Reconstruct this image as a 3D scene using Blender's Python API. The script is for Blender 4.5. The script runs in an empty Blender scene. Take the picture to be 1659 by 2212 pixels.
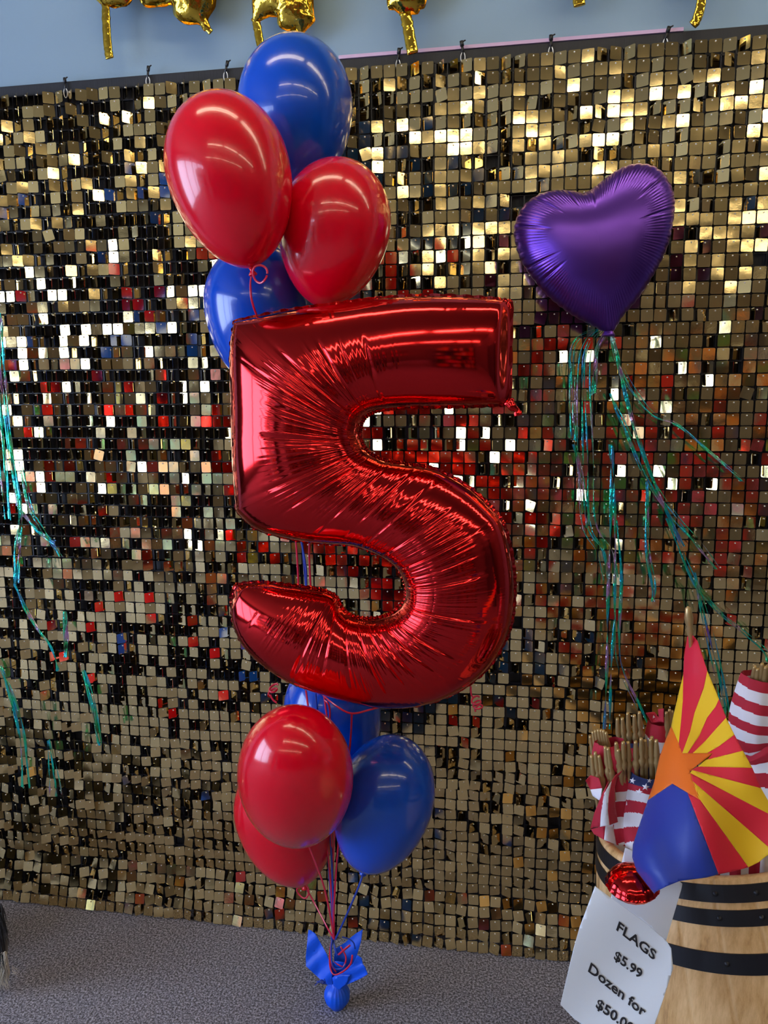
import bpy, bmesh, math, random
import numpy as np
from mathutils import Vector, Matrix, noise
PI = math.pi
S = bpy.context.scene
COL = S.collection
rnd = random.Random(5)

# ------------------------------------------------------------------ camera
W0, H0, FP = 1659.0, 2212.0, 1650.0
CAM = Vector((0.0, -1.918, 1.492))
pitch, yaw, roll = 0.1557, -0.1656, -0.0088
FW = Vector((math.sin(yaw)*math.cos(pitch), math.cos(yaw)*math.cos(pitch), -math.sin(pitch)))
_R = Vector((math.cos(yaw), -math.sin(yaw), 0)); _U = _R.cross(FW)
RT = math.cos(roll)*_R + math.sin(roll)*_U
UP = -math.sin(roll)*_R + math.cos(roll)*_U
cd = bpy.data.cameras.new('camera'); cam = bpy.data.objects.new('camera', cd); COL.objects.link(cam)
cd.sensor_fit = 'VERTICAL'; cd.sensor_height = 36; cd.lens = FP/H0*36; cd.clip_start = 0.02
m = Matrix((RT, UP, -FW)).transposed().to_4x4(); m.translation = CAM; cam.matrix_world = m
S.camera = cam

# ------------------------------------------------------------------ light, exposure
vs = S.view_settings; S.display_settings.display_device = 'sRGB'
vs.view_transform = 'Standard'; vs.look = 'None'; vs.gamma = 1; vs.use_curve_mapping = False
EXPOSURE = 0.36
vs.exposure = EXPOSURE
TUBE_POWER = 13.0       # fluorescent tubes
WINDOW_POWER = 8.5     # daylight through the shop windows
wd = bpy.data.worlds.new('world'); S.world = wd; wd.use_nodes = True
wd.node_tree.nodes['Background'].inputs[0].default_value = (.55, .68, 1, 1)
wd.node_tree.nodes['Background'].inputs[1].default_value = 0.5
S.cycles.max_bounces = 8; S.cycles.diffuse_bounces = 3; S.cycles.glossy_bounces = 5
S.cycles.sample_clamp_indirect = 4

# ------------------------------------------------------------------ helpers
def ray(x, y): return FW + RT*((x-W0/2)/FP) + UP*((H0/2-y)/FP)
def P(x, y, Y):                      # the point seen at pixel x,y on the vertical plane y=Y
    d = ray(x, y); return CAM + d*((Y-CAM.y)/d.y)
def Z0(x, y, Z=0.0):
    d = ray(x, y); return CAM + d*((Z-CAM.z)/d.z)
def pxm(x, y, Y):                    # metres per pixel there
    d = ray(x, y); return ((Y-CAM.y)/d.y)/FP

MATS = {}
def mat(name, color=(.8,.8,.8), rough=.5, metal=0.0, coat=0.0, emit=None, power=0, sheen=0, trans=0, spec=None, sss=0, croug=.05):
    if name in MATS: return MATS[name]
    m = bpy.data.materials.new(name); m.use_nodes = True; MATS[name] = m
    b = m.node_tree.nodes['Principled BSDF']; i = b.inputs
    i['Base Color'].default_value = (*color, 1); i['Roughness'].default_value = rough; i['Metallic'].default_value = metal
    i['Coat Weight'].default_value = coat; i['Coat Roughness'].default_value = croug
    if emit: i['Emission Color'].default_value = (*emit, 1); i['Emission Strength'].default_value = power
    if sheen: i['Sheen Weight'].default_value = sheen
    if trans: i['Transmission Weight'].default_value = trans
    if spec is not None: i['Specular IOR Level'].default_value = spec
    if sss:
        i['Subsurface Weight'].default_value = sss; i['Subsurface Radius'].default_value = (.05, .02, .02); i['Subsurface Scale'].default_value = .1
    return m
def N(m, typ, **kw):
    n = m.node_tree.nodes.new(typ)
    for k, v in kw.items():
        if k.startswith('i_'): n.inputs[k[2:]].default_value = v
        else: setattr(n, k, v)
    return n
def L(m, a, b): m.node_tree.links.new(a, b)
def bump(m, scale, strength, dist=.001, coord='Object', detail=3, stretch=None, tex='ShaderNodeTexNoise'):
    bs = m.node_tree.nodes['Principled BSDF']
    tc = N(m, 'ShaderNodeTexCoord'); n = N(m, tex)
    n.inputs['Scale'].default_value = scale
    if tex == 'ShaderNodeTexNoise': n.inputs['Detail'].default_value = detail
    src = tc.outputs[coord]
    if stretch:
        mp = N(m, 'ShaderNodeMapping'); mp.inputs['Scale'].default_value = stretch; L(m, src, mp.inputs[0]); src = mp.outputs[0]
    L(m, src, n.inputs['Vector'])
    bp = N(m, 'ShaderNodeBump'); bp.inputs['Strength'].default_value = strength; bp.inputs['Distance'].default_value = dist
    L(m, n.outputs[0], bp.inputs['Height'])
    prev = bs.inputs['Normal'].links[0].from_socket if bs.inputs['Normal'].links else None
    if prev: L(m, prev, bp.inputs['Normal'])
    L(m, bp.outputs[0], bs.inputs['Normal'])
    return n
def colnoise(m, scale, stops, detail=4, coord='Object', stretch=None, rough=.6, tex='ShaderNodeTexNoise', out=0):
    bs = m.node_tree.nodes['Principled BSDF']
    tc = N(m, 'ShaderNodeTexCoord'); n = N(m, tex); n.inputs['Scale'].default_value = scale
    if tex == 'ShaderNodeTexNoise': n.inputs['Detail'].default_value = detail; n.inputs['Roughness'].default_value = rough
    src = tc.outputs[coord]
    if stretch:
        mp = N(m, 'ShaderNodeMapping'); mp.inputs['Scale'].default_value = stretch; L(m, src, mp.inputs[0]); src = mp.outputs[0]
    L(m, src, n.inputs['Vector'])
    r = N(m, 'ShaderNodeValToRGB'); el = r.color_ramp.elements
    while len(el) < len(stops): el.new(.5)
    for e, (p, c) in zip(el, stops): e.position = p; e.color = (*c, 1)
    L(m, n.outputs[out], r.inputs[0]); L(m, r.outputs[0], bs.inputs['Base Color'])
    return r

def setp(o, label=None, cat=None, group=None, kind=None):
    if label: o['label'] = label
    if cat: o['category'] = cat
    if group: o['group'] = group
    if kind: o['kind'] = kind
    return o
def empty(name, loc, label=None, cat=None, group=None):
    o = bpy.data.objects.new(name, None); COL.objects.link(o); o.location = loc; o.empty_display_size = .02
    return setp(o, label, cat, group)
def mesh(name, V, F, mats=None, parent=None, smooth=False, fm=None, loc=None):
    """vertices are given in world space; loc is the object's origin"""
    me = bpy.data.meshes.new(name)
    o = bpy.data.objects.new(name, me); COL.objects.link(o)
    org = Vector(loc) if loc is not None else (parent.matrix_world.translation.copy() if False else Vector((0,0,0)))
    if parent is not None and loc is None: org = Vector(parent['_w'] if '_w' in parent else parent.location)
    me.from_pydata([tuple(Vector(v)-org) for v in V], [], F)
    if mats is not None:
        for mm in (mats if isinstance(mats, (list, tuple)) else [mats]): me.materials.append(mm)
    if fm: me.polygons.foreach_set('material_index', fm)
    if smooth: me.polygons.foreach_set('use_smooth', [True]*len(F))
    me.update()
    if parent is not None:
        o.parent = parent
        pw = world_loc(parent); o.location = org - pw
    else: o.location = org
    return o
def world_loc(o):
    l = Vector(o.location); p = o.parent
    while p: l = l + Vector(p.location); p = p.parent
    return l
class G:
    """collects shapes into one mesh"""
    def __init__(s): s.V = []; s.F = []; s.M = []
    def add(s, V, F, mi=0):
        k = len(s.V); s.V += [Vector(v) for v in V]; s.F += [tuple(i+k for i in f) for f in F]; s.M += [mi]*len(F); return s
    def box(s, c, d, mi=0, rot=None):
        V = [Vector((x*d[0]/2, y*d[1]/2, z*d[2]/2)) for x in (-1,1) for y in (-1,1) for z in (-1,1)]
        if rot is not None: V = [rot @ v for v in V]
        V = [v+Vector(c) for v in V]
        return s.add(V, [(0,1,3,2),(4,6,7,5),(0,4,5,1),(2,3,7,6),(0,2,6,4),(1,5,7,3)], mi)
    def tube(s, pts, r, n=8, mi=0, flat=1.0, caps=True, ref=Vector((0,-1,0))):
        pts = [Vector(p) for p in pts]; R = r if isinstance(r, (list, tuple)) else [r]*len(pts)
        V = []; F = []
        for i, p in enumerate(pts):
            t = (pts[min(i+1, len(pts)-1)]-pts[max(i-1, 0)]).normalized()
            a = t.cross(ref)
            if a.length < 1e-4: a = t.cross(Vector((1,0,0)))
            a.normalize(); b = t.cross(a).normalized()
            for k in range(n):
                q = 2*PI*k/n; V.append(p + a*math.cos(q)*R[i] + b*math.sin(q)*R[i]*flat)
        for i in range(len(pts)-1):
            for k in range(n):
                k2 = (k+1) % n; F.append((i*n+k, i*n+k2, (i+1)*n+k2, (i+1)*n+k))
        if caps: F.append(tuple(range(n))[::-1]); F.append(tuple((len(pts)-1)*n+k for k in range(n)))
        return s.add(V, F, mi)
    def lathe(s, prof, org=(0,0,0), axis=(0,0,1), n=32, mi=0, mod=None):
        ax = Vector(axis).normalized(); a = ax.cross(Vector((0,1,0)))
        if a.length < 1e-3: a = ax.cross(Vector((1,0,0)))
        a.normalize(); b = ax.cross(a); V = []; F = []
        for j, (r, z) in enumerate(prof):
            for k in range(n):
                q = 2*PI*k/n; rr = r*(mod(q, j/(len(prof)-1)) if mod else 1)
                V.append(Vector(org)+ax*z+a*math.cos(q)*rr+b*math.sin(q)*rr)
        for j in range(len(prof)-1):
            for k in range(n):
                k2 = (k+1) % n; F.append((j*n+k, j*n+k2, (j+1)*n+k2, (j+1)*n+k))
        return s.add(V, F, mi)
    def build(s, name, mats, parent=None, smooth=True, loc=None):
        return mesh(name, s.V, s.F, mats, parent, smooth, s.M, loc)
def catmull(pts, n=8):
    pts = [Vector(p) for p in pts]
    if len(pts) < 3: return [pts[0].lerp(pts[-1], i/n) for i in range(n+1)]
    out = []
    for i in range(len(pts)-1):
        a = pts[max(i-1,0)]; b = pts[i]; c = pts[i+1]; d = pts[min(i+2, len(pts)-1)]
        for k in range(n):
            t = k/n; out.append(.5*((2*b)+(c-a)*t+(2*a-5*b+4*c-d)*t*t+(3*b-a-3*c+d)*t**3))
    out.append(pts[-1]); return out
def fill_poly(g, poly, fn, step, mi=0):
    """2-D polygon -> dense triangles -> fn(x,y) gives the 3-D point"""
    bm = bmesh.new(); vs_ = [bm.verts.new((x, y, 0)) for x, y in poly]; f = bm.faces.new(vs_); f.normal_update()
    bmesh.ops.triangulate(bm, faces=[f], ngon_method='EAR_CLIP')
    xs = [p[0] for p in poly]; ys = [p[1] for p in poly]
    for ax, lo, hi in ((0,min(xs),max(xs)),(1,min(ys),max(ys))):
        k = math.ceil(lo/step)
        while k*step < hi:
            co = [0,0,0]; co[ax] = k*step; no = [0,0,0]; no[ax] = 1
            bmesh.ops.bisect_plane(bm, geom=bm.verts[:]+bm.edges[:]+bm.faces[:], plane_co=co, plane_no=no, dist=step*1e-4); k += 1
    bm.verts.ensure_lookup_table(); bm.verts.index_update()
    g.add([fn(v.co.x, v.co.y) for v in bm.verts], [tuple(v.index for v in f.verts) for f in bm.faces], mi); bm.free()
def solidify(o, t, off=-1):
    md = o.modifiers.new('thickness', 'SOLIDIFY'); md.thickness = t; md.offset = off
def in_poly(px, py, poly):
    """numpy even-odd test"""
    ins = np.zeros(px.shape, bool); n = len(poly)
    for i in range(n):
        x1, y1 = poly[i]; x2, y2 = poly[(i+1) % n]
        c = ((y1 > py) != (y2 > py)) & (px < (x2-x1)*(py-y1)/((y2-y1) or 1e-9)+x1)
        ins ^= c
    return ins
def poisson(poly, res):
    """height^2 field of an inflated outline: -lap(u)=2"""
    a = np.array(poly); x0, y0 = a.min(0)-3*res; x1, y1 = a.max(0)+3*res
    xs = np.arange(x0, x1, res); ys = np.arange(y0, y1, res); X, Y = np.meshgrid(xs, ys)
    M = in_poly(X, Y, poly); u = np.zeros(X.shape)
    par = (np.add.outer(np.arange(len(ys)), np.arange(len(xs))) % 2).astype(bool)
    A, B = M & par, M & ~par; w = 1.97
    for it in range(420):
        for K in (A, B):
            s = np.zeros_like(u); s[1:-1, 1:-1] = (u[2:, 1:-1]+u[:-2, 1:-1]+u[1:-1, 2:]+u[1:-1, :-2]+2*res*res)/4
            u[K] += w*(s[K]-u[K])
    def samp(x, y):
        fx = (x-x0)/res; fy = (y-y0)/res; i = int(fx); j = int(fy)
        if i < 0 or j < 0 or i >= len(xs)-1 or j >= len(ys)-1: return 0.0
        fx -= i; fy -= j
        return float((u[j,i]*(1-fx)+u[j,i+1]*fx)*(1-fy)+(u[j+1,i]*(1-fx)+u[j+1,i+1]*fx)*fy)
    return samp

# ------------------------------------------------------------------ materials
wallm = mat('blue_grey_paint', (.25,.36,.46), .75); bump(wallm, 60, .25, .002)
carpet = mat('carpet', (.25,.25,.3), .95, sheen=.2)
colnoise(carpet, 190, [(.38,(.035,.033,.038)),(.49,(.17,.16,.185)),(.60,(.55,.53,.62))], 3, rough=.85)
bump(carpet, 190, .9, .004, detail=3)
ceilm = mat('ceiling_tile', (.24,.205,.15), .8)
backing = mat('black_backing', (.010,.010,.014), .6)
bump(backing, 1, .3, .002, stretch=(260,1,2), detail=1)
gridm = mat('black_plastic_grid', (.008,.008,.014), .35)
gold = mat('gold_mirror_sequin', (.86,.655,.30), .09, 1.0, coat=0)
bump(gold, 20, .13, .0035, detail=1.5); bump(gold, 260, .05, .0004, detail=2)
pinm = mat('pin_metal', (.95,.94,.92), .3, .15)
pinktrim = mat('pink_strip', (.62,.42,.62), .5)
redlatex = mat('red_latex', (.80,.0,.018), .2, coat=.45)
bluelatex = mat('blue_latex', (.0,.07,.58), .2, coat=.45)
redfoil = mat('red_foil', (.78,.022,.024), .1, 1.0, coat=.12)
purple = mat('purple_satin_foil', (.15,.055,.42), .3, .95)
goldfoil = mat('gold_foil', (.85,.55,.06), .12, 1.0); bump(goldfoil, 60, .5, .004, detail=2)
redrib = mat('red_ribbon', (.65,.01,.05), .3, coat=.5)
bluerib = mat('blue_ribbon', (.01,.05,.40), .3, coat=.5)
bluewrap = mat('blue_plastic_wrap', (.0,.10,.85), .42)
black = mat('black_plastic', (.01,.01,.012), .4)
hoopm = mat('black_hoop_steel', (.012,.013,.018), .38, .3)
white = mat('white_paint', (.8,.8,.8), .6)

# ------------------------------------------------------------------ the shop
def plane(name, pts, m, thick=.05, nrm=(0,0,1)):
    g = G(); n = Vector(nrm)*thick; V = [Vector(p) for p in pts]; V += [v-n for v in V]
    g.add(V, [(0,1,2,3),(7,6,5,4),(0,4,5,1),(1,5,6,2),(2,6,7,3),(3,7,4,0)])
    return setp(g.build(name, m, smooth=False), kind='structure')
XL, XR, YF, ZC = -4.6, 4.2, -8.5, 3.15
plane('floor', [(XL,YF,0),(XR,YF,0),(XR,.1,0),(XL,.1,0)], carpet)
plane('ceiling', [(XL,YF,ZC),(XL,.1,ZC),(XR,.1,ZC),(XR,YF,ZC)], ceilm, nrm=(0,0,-1))
plane('wall_back', [(XL,.012,0),(XR,.012,0),(XR,.012,ZC),(XL,.012,ZC)], wallm, nrm=(0,-1,0))
darkwall = mat('beige_wall', (.16,.13,.11), .8)
plane('wall_front', [(XL,YF,0),(XL,YF,ZC),(XR,YF,ZC),(XR,YF,0)], darkwall, nrm=(0,1,0))
plane('wall_right', [(XR,YF,0),(XR,YF,ZC),(XR,.1,ZC),(XR,.1,0)], darkwall, nrm=(-1,0,0))
# left wall is the shopfront: solid below and above, panes between posts
g = G(); g.box((XL-.03,YF/2,.2),(.06,-YF,.4)); g.box((XL-.03,YF/2,2.85),(.06,-YF,.6))
g.box((XL-.03,-.55,1.5),(.06,1.3,2.4))
for y in (-2.7,-4.2,-5.7,-7.2,-8.4): g.box((XL-.03,y,1.5),(.08,.12,2.4))
setp(g.build('wall_left', darkwall, smooth=False), kind='structure')
day = mat('daylight_window', (.8,.9,1), .3, emit=(.56,.70,1), power=WINDOW_POWER)
for i, (a, b) in enumerate([(-1.2,-2.64),(-2.76,-4.14),(-4.26,-5.64),(-5.76,-7.14),(-7.26,-8.34)]):
    g = G(); g.box((XL-.02,(a+b)/2,1.48),(.01,abs(b-a),2.16)); setp(g.build('window_%d' % (i+1), day, smooth=False), kind='structure')
g = G(); g.box((-.03,.004,2.2785),(.78,.012,.0075)); setp(g.build('trim_1', pinktrim, smooth=False), kind='structure')
# ceiling lamps: rows of strip lights
tube = mat('lit_tube', (1,1,1), .4, emit=(1,.87,.64), power=TUBE_POWER)
housing = mat('lamp_housing', (.75,.75,.72), .5)
for row, y in enumerate((-.85, -3.1, -6.2)):
    k = 0
    for x in ((-.6,.75,2.1,3.45) if row < 2 else (-2.0,-.6,.8,2.2,3.6)):
        t = empty('ceiling_light', (x, y, ZC), 'white strip light in the %s row from the backdrop, %s from the left' % (('first','second','last')[row], ('first','second','third','fourth','fifth')[k]), 'ceiling light', 'strip lights on the ceiling')
        k += 1
        g = G(); g.box((x,y,ZC-.03),(1.24,.16,.06)); g.build('housing', housing, t, False)
        g = G()
        for dy in (-.04,.04): g.tube([(x-.59,y+dy,ZC-.085),(x+.59,y+dy,ZC-.085)], .014, 8)
        g.build('tube', tube, t)
# display racks behind the photographer (seen only as colour in the mirrors)
rackm = mat('rack_metal', (.06,.06,.06), .4)
PK = [mat('pack_'+n, c, .35) for n, c in dict(red=(.7,.02,.03),orange=(.8,.25,.03),white=(.85,.85,.85),green=(.02,.3,.08),pink=(.8,.12,.35),teal=(.03,.35,.4),yellow=(.8,.65,.05),brown=(.16,.08,.04),dark=(.03,.03,.04),sky=(.35,.6,.75),tan=(.45,.34,.2),navy=(.02,.05,.25)).items()]
for ri, (cx, cy, w, ang, place) in enumerate([(-3.3,-4.3,1.9,.35,'nearest the shopfront windows'),(-1.2,-5.4,2.2,0,'straight behind the photographer'),(1.4,-4.7,2.2,-.2,'right of the aisle'),(3.2,-2.6,1.8,-1.1,'against the right wall')]):
    t = empty('display_rack', (cx,cy,0), 'dark metal rack of coloured party goods %s' % place, 'rack')
    R = Matrix.Rotation(ang, 3, 'Z'); c0 = Vector((cx,cy,0))
    g = G()
    for z in (.12,.52,.92,1.32,1.72): g.box(c0+Vector((0,0,z)),(w,.4,.025),rot=R)
    for sx in (-1,1): g.box(c0+R@Vector((sx*w/2,0,1.0)),(.03,.4,2.0),rot=R)
    g.box(c0+R@Vector((0,-.2,1.0)),(w,.02,2.0),rot=R)
    g.build('frame', rackm, t, False)
    g = G()
    for z in (.135,.535,.935,1.335,1.735):
        x = -w/2+.03
        while x < w/2-.14:
            bw = rnd.uniform(.06,.2); bh = rnd.uniform(.18,.34); dd = rnd.uniform(.1,.3)
            g.box(c0+R@Vector((x+bw/2,.18-dd/2,z+bh/2)),(bw*.94,dd,bh),rnd.choice([0,0,0,1,2,2,3,4,5,6,7,7,8,8,9,10,11]),R); x += bw
    setp(g.build('packages', PK, t, False), kind='stuff')

# ------------------------------------------------------------------ sequin backdrop
PT = .03; ZT = 2.245
bd = empty('sequin_backdrop', (-.45,0,0), 'gold mirror sequin wall with black grid hung behind the balloons', 'backdrop')
NC, NR, X0 = 100, 75, -1.99
prng = random.Random(11)
poff = {(a, b): (prng.uniform(-.005,.005)-.004*b, prng.uniform(-.0015,.0015)) for a in range(10) for b in range(8)}
def gridpt(c, r, dy=0.0):
    """grid node, c and r in sequin units"""
    a = min(int(c//10), 9); b = min(int(r//10), 7); ox, oz = poff[(min(max(a,0),9), b)]
    x = X0 + c*PT + poff[(0, b)][0]; z = ZT - r*PT + oz
    y = -.004
    if r > 70:
        k = (r-70)*PT; z = ZT-70*PT-k*.95+oz; y -= k*.28
    return Vector((x, y+dy, z))
g = G(); g.box((-.49,.006,ZT/2+.016),(3.0,.004,ZT+.03)); g.build('backing_sheet', backing, bd, False)
g = G(); g.box((-.49,-.003,ZT+.012),(3.0,.006,.026)); g.build('top_band', backing, bd, False)
for a in range(10):
    for b in range(8):
        g = G(); r1 = min(b*10+10, NR)
        for i in range(11):
            c = a*10+i + (.06 if i == 0 else (-.06 if i == 10 else 0))
            p, q = gridpt(a*10+.01, b*10+.01), gridpt(a*10+.01, r1-.01)
            dx = (c-a*10)*PT; wd_ = .0042 if i in (0,10) else .0026
            g.add([(p.x+dx-wd_/2,p.y+dd,p.z) for dd in (0,-.008)]+[(p.x+dx+wd_/2,p.y+dd,p.z) for dd in (0,-.008)]
                 +[(q.x+dx-wd_/2,q.y+dd,q.z) for dd in (0,-.008)]+[(q.x+dx+wd_/2,q.y+dd,q.z) for dd in (0,-.008)],
                  [(0,2,3,1),(4,5,7,6),(0,1,5,4),(2,6,7,3),(0,4,6,2),(1,3,7,5)])
        for j in range(b*10, r1+1):
            p = gridpt(a*10+.01, min(max(j, b*10+.01), r1-.01)); q = p+Vector((PT*10,0,0)); m_ = (p+q)/2
            g.box(m_+Vector((0,-.004,0)),(PT*10,.008,.0042 if j % 10 == 0 else .0024))
        g.build('panel_grid', gridm, bd, False)
# one sequin: rounded square hanging from a pin near its top edge
SW, SH, ST, CR = .0270, .0275, .0005, .0028
def seq_outline():
    out = []
    for cx, cz, a0 in ((SW/2-CR,-CR,0),(-SW/2+CR,-CR,PI/2),(-SW/2+CR,-SH+CR,PI),(SW/2-CR,-SH+CR,1.5*PI)):
        for k in range(4): q = a0+k*PI/6; out.append((cx+CR*math.cos(q), cz+CR*math.sin(q)+.0048))
    return out
SO = seq_outline(); n_ = len(SO)
SV = [Vector((x,-ST/2,z)) for x,z in SO]+[Vector((x,ST/2,z)) for x,z in SO]
SF = [tuple(range(n_))[::-1] , tuple(range(n_,2*n_))]+[(i,(i+1)%n_,n_+(i+1)%n_,n_+i) for i in range(n_)]
def pin_geo(g, M):
    V = []; F = []
    for j, (r, y) in enumerate([(.0001,-.0030),(.0013,-.0025),(.0018,-.0015),(.0012,-.0004)]):
        for k in range(6): V.append(M @ Vector((r*math.cos(k*PI/3), y, r*math.sin(k*PI/3))))
    for j in range(3):
        for k in range(6): F.append((j*6+k,(j+1)*6+k,(j+1)*6+(k+1)%6,j*6+(k+1)%6))
    g.add(V, F, 1)
me1 = bpy.data.meshes.new('sequin'); me1.from_pydata([tuple(v) for v in SV], [], SF); me1.materials.append(gold); me1.update()
gp = G(); pin_geo(gp, Matrix.Identity(4)); me2 = bpy.data.meshes.new('pin')
me2.from_pydata([tuple(v) for v in gp.V], [], gp.F); me2.materials.append(pinm); me2.update()
srng = random.Random(23); big = G(); ind = 0
def tilt(c, r):
    u = c/NC; v = r/NR
    heavy = .74*max(0,1-u*1.25)**.8*(1 if v < .72 else .4)+.24*(1-v*.6)
    if v > .86: heavy = .10
    if srng.random() < heavy:
        ya = srng.choice((-1,-1,1))*srng.uniform(.35,.95)
    else: ya = srng.gauss(0,.26 if v > .76 else (.20 if v < .14 else .09))
    pi_ = srng.gauss(-.005,.020 if v < .76 else .085); ro = srng.gauss(0,.018 if v < .76 else .06)
    if srng.random() < .015: ro += srng.choice((-1,1))*srng.uniform(.1,.3)
    if r >= 70: pi_ -= .25
    return Matrix.Rotation(ya,4,'Z') @ Matrix.Rotation(pi_,4,'X') @ Matrix.Rotation(ro,4,'Y')
for r in range(NR):
    for c in range(NC):
        if srng.random() < .003: continue
        p = gridpt(c+.5, r+.5-.34, -.0165)
        M = Matrix.Translation(p+Vector((srng.uniform(-.0006,.0006),0,0))) @ tilt(c, r)
        if r < 6 and 66 <= c < 83 and ind < 100:
            o = bpy.data.objects.new('sequin', me1); COL.objects.link(o); o.parent = bd
            o.matrix_local = Matrix.Translation(-Vector(bd.location)) @ M
            q = bpy.data.objects.new('pin', me2); COL.objects.link(q); q.parent = o; ind += 1
        else:
            big.add([M@v for v in SV], SF, 0); pin_geo(big, M)
setp(big.build('sequins', [gold, pinm], bd, False), kind='stuff')

# cable ties along the top of the backdrop
ORD = ['first','second','third','fourth','fifth','sixth','seventh']
for i, (x, y, lean) in enumerate([(141,190,0),(319,165,.3),(487,154,.6),(860,128,.25),(1000,112,-.3),(1190,100,0),(1438,82,.6)]):
    p = P(x, y, -.012)
    t = empty('cable_tie', p, 'black cable tie and hook holding up the sequin backdrop, %s from the left' % ORD[i], 'cable tie', 'cable ties along the backdrop top')
    g = G(); s = Vector((lean*.5,0,1)).normalized()
    loop = [p+s*.0+Vector((.005*math.sin(a),0,-.012+.011*math.cos(a))) for a in np.linspace(0,2*PI,15)]
    g.tube(loop, .0012, 6); g.build('ring', pinm, t)
    g = G(); g.tube([p+s*-.004, p+s*.014], .003, 6, flat=.5); g.tube([p+s*.012, p+s*.024], .0045, 6, flat=.6)
    g.tube([p+s*.02+Vector((-.002,0,0)), p+s*.02+Vector((.009,-.002,.004))], .0016, 5)
    g.build('strap', black, t)

# ------------------------------------------------------------------ latex balloons
def latex(top, neck, eq, wpx, Y, m, label, group, nY=None, ribbon=None, rm=None, loop=None):
    """top / neck pixels, eq = fraction neck->top of widest point, wpx = width in pixels"""
    nY = Y if nY is None else nY
    T = P(*top, 2*Y-nY); K = P(*neck, nY); ax = (T-K); Ln = ax.length; ax.normalize()
    c = K+ax*Ln*eq; R = wpx/2*pxm((top[0]*eq+neck[0]*(1-eq)), (top[1]*eq+neck[1]*(1-eq)), Y)
    prof = [(.0001,Ln)]
    for i in range(1, 25): a = PI/2*i/24; prof.append((R*math.sin(a), Ln*eq+Ln*(1-eq)*math.cos(a)))
    for i in range(1, 29):
        v = i/29; v = math.sin(v*PI/2)
        rr = R*(max(0,1-v**2.0))**(.58); zz = Ln*eq*(1-v)
        prof.append((max(rr, .006), zz))
    g = G(); g.lathe(prof, K, ax, 48)
    o = g.build('latex_balloon', m, loc=c); setp(o, label, 'balloon', group)
    g = G(); g.lathe([(.0065,.002),(.0045,-.003),(.0035,-.006),(.006,-.009),(.0085,-.013),(.0075,-.015),(.003,-.013)], K, ax, 12)
    g.build('knot', m, o)
    if ribbon:
        pts = [K-ax*.006]+[P(x,y,yy) for x,y,yy in ribbon]
        g = G(); g.tube(catmull(pts, 8), .0024, 6, flat=.25)
        if loop:
            lx, ly, lr = loop; pr = lr*pxm(lx,ly,nY)
            cc = P(lx,ly,nY-.01)
            g.tube([cc+Vector((pr*math.cos(a),.004*math.sin(2*a),pr*1.15*math.sin(a))) for a in np.linspace(0,2*PI*.97,22)], .0022, 6, flat=.3)
        g.build('ribbon', rm, o)
    return o
RG = 'latex balloons of the bouquet'
KN = (722,2030,-.31)      # where the ribbons meet
YB = -.42
latex((643,77),(632,432),.58,247,-.24,bluelatex,'large blue latex balloon at the very top of the bouquet',RG,ribbon=[(636,600,-.22),(650,900,-.24),(655,1200,-.26),(700,1600,-.26),(716,1850,-.3),KN],rm=bluerib)
latex((455,203),(543,578),.57,267,-.47,redlatex,'large red teardrop latex balloon at the upper left of the bouquet',RG,ribbon=[(541,620,-.42),(550,670,-.40),(600,800,-.28),(640,1180,-.27),(650,1400,-.27),(690,1700,-.3),(712,1880,-.3),KN],rm=redrib,loop=(562,592,16))
latex((750,342),(692,664),.57,240,-.335,redlatex,'red latex balloon standing just above the top bar of the red numeral',RG,nY=-.33,ribbon=[(690,750,-.28),(668,1200,-.26),(700,1500,-.28),(725,1700,-.3),(718,1900,-.3),KN],rm=redrib)
latex((550,525),(575,845),.60,236,-.23,bluelatex,'blue latex balloon half hidden behind the upper left corner of the numeral',RG,ribbon=[(590,900,-.24),(655,1190,-.27),(664,1300,-.27),(690,1600,-.28),(712,1900,-.3),KN],rm=bluerib)
latex((700,1420),(742,1690),.58,208,-.165,bluelatex,'blue latex balloon tucked under the bottom curve of the numeral',RG,ribbon=[(735,1800,-.27),(722,1930,-.3),KN],rm=bluerib)
latex((628,1770),(660,1905),.5,0.1,-.24,redlatex,'x',RG) if False else None
latex((585,1640),(656,1908),.60,214,-.265,redlatex,'pink-red latex balloon low behind the round red one, its neck showing',RG,ribbon=[(676,1945,-.26),(705,2000,-.3),KN],rm=redrib,loop=(654,1926,13))
latex((626,1562),(652,1788),.53,247,-.515,redlatex,'round red latex balloon in front below the numeral',RG,nY=-.42,ribbon=[(695,1900,-.35),(712,1970,-.32),KN],rm=redrib)
latex((868,1598),(787,1877),.55,212,-.345,bluelatex,'round blue latex balloon at the lower right of the bouquet',RG,ribbon=[(775,1915,-.36),(745,1985,-.32),(724,2030,-.31)],rm=bluerib,loop=None)

# ------------------------------------------------------------------ red foil numeral
AB = [((1104,652),(1100,872)),((1037,644),(1025,876)),((924,640),(944,878)),((815,646),(864,880)),((722,658),(815,887)),((620,672),(795,896)),
((508,695),(783,910)),((500,760),(779,925)),((502,860),(777,938)),((505,983),(782,956)),((513,1104),(792,973)),((560,1143),(808,985)),((642,1165),(835,996)),
((706,1173),(880,1003)),((763,1177),(940,1014)),((811,1193),(1005,1048)),((845,1212),(1055,1090)),((865,1234),(1088,1135)),((876,1262),(1108,1220)),
((877,1285),(1110,1300)),((867,1306),(1096,1370)),((845,1325),(1050,1445)),((815,1335),(977,1498)),((785,1336),(890,1524)),((759,1330),(800,1522)),
((738,1313),(715,1501)),((722,1286),(640,1477)),((680,1272),(575,1438)),((620,1264),(528,1393)),((560,1258),(506,1345)),((508,1264),(500,1292))]
YN = -.43
def P5(x, y): q = P(x, y, YN); return (q.x, q.z)
A5 = [P5(*a) for a, b in AB]; B5 = [P5(*b) for a, b in AB]
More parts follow.
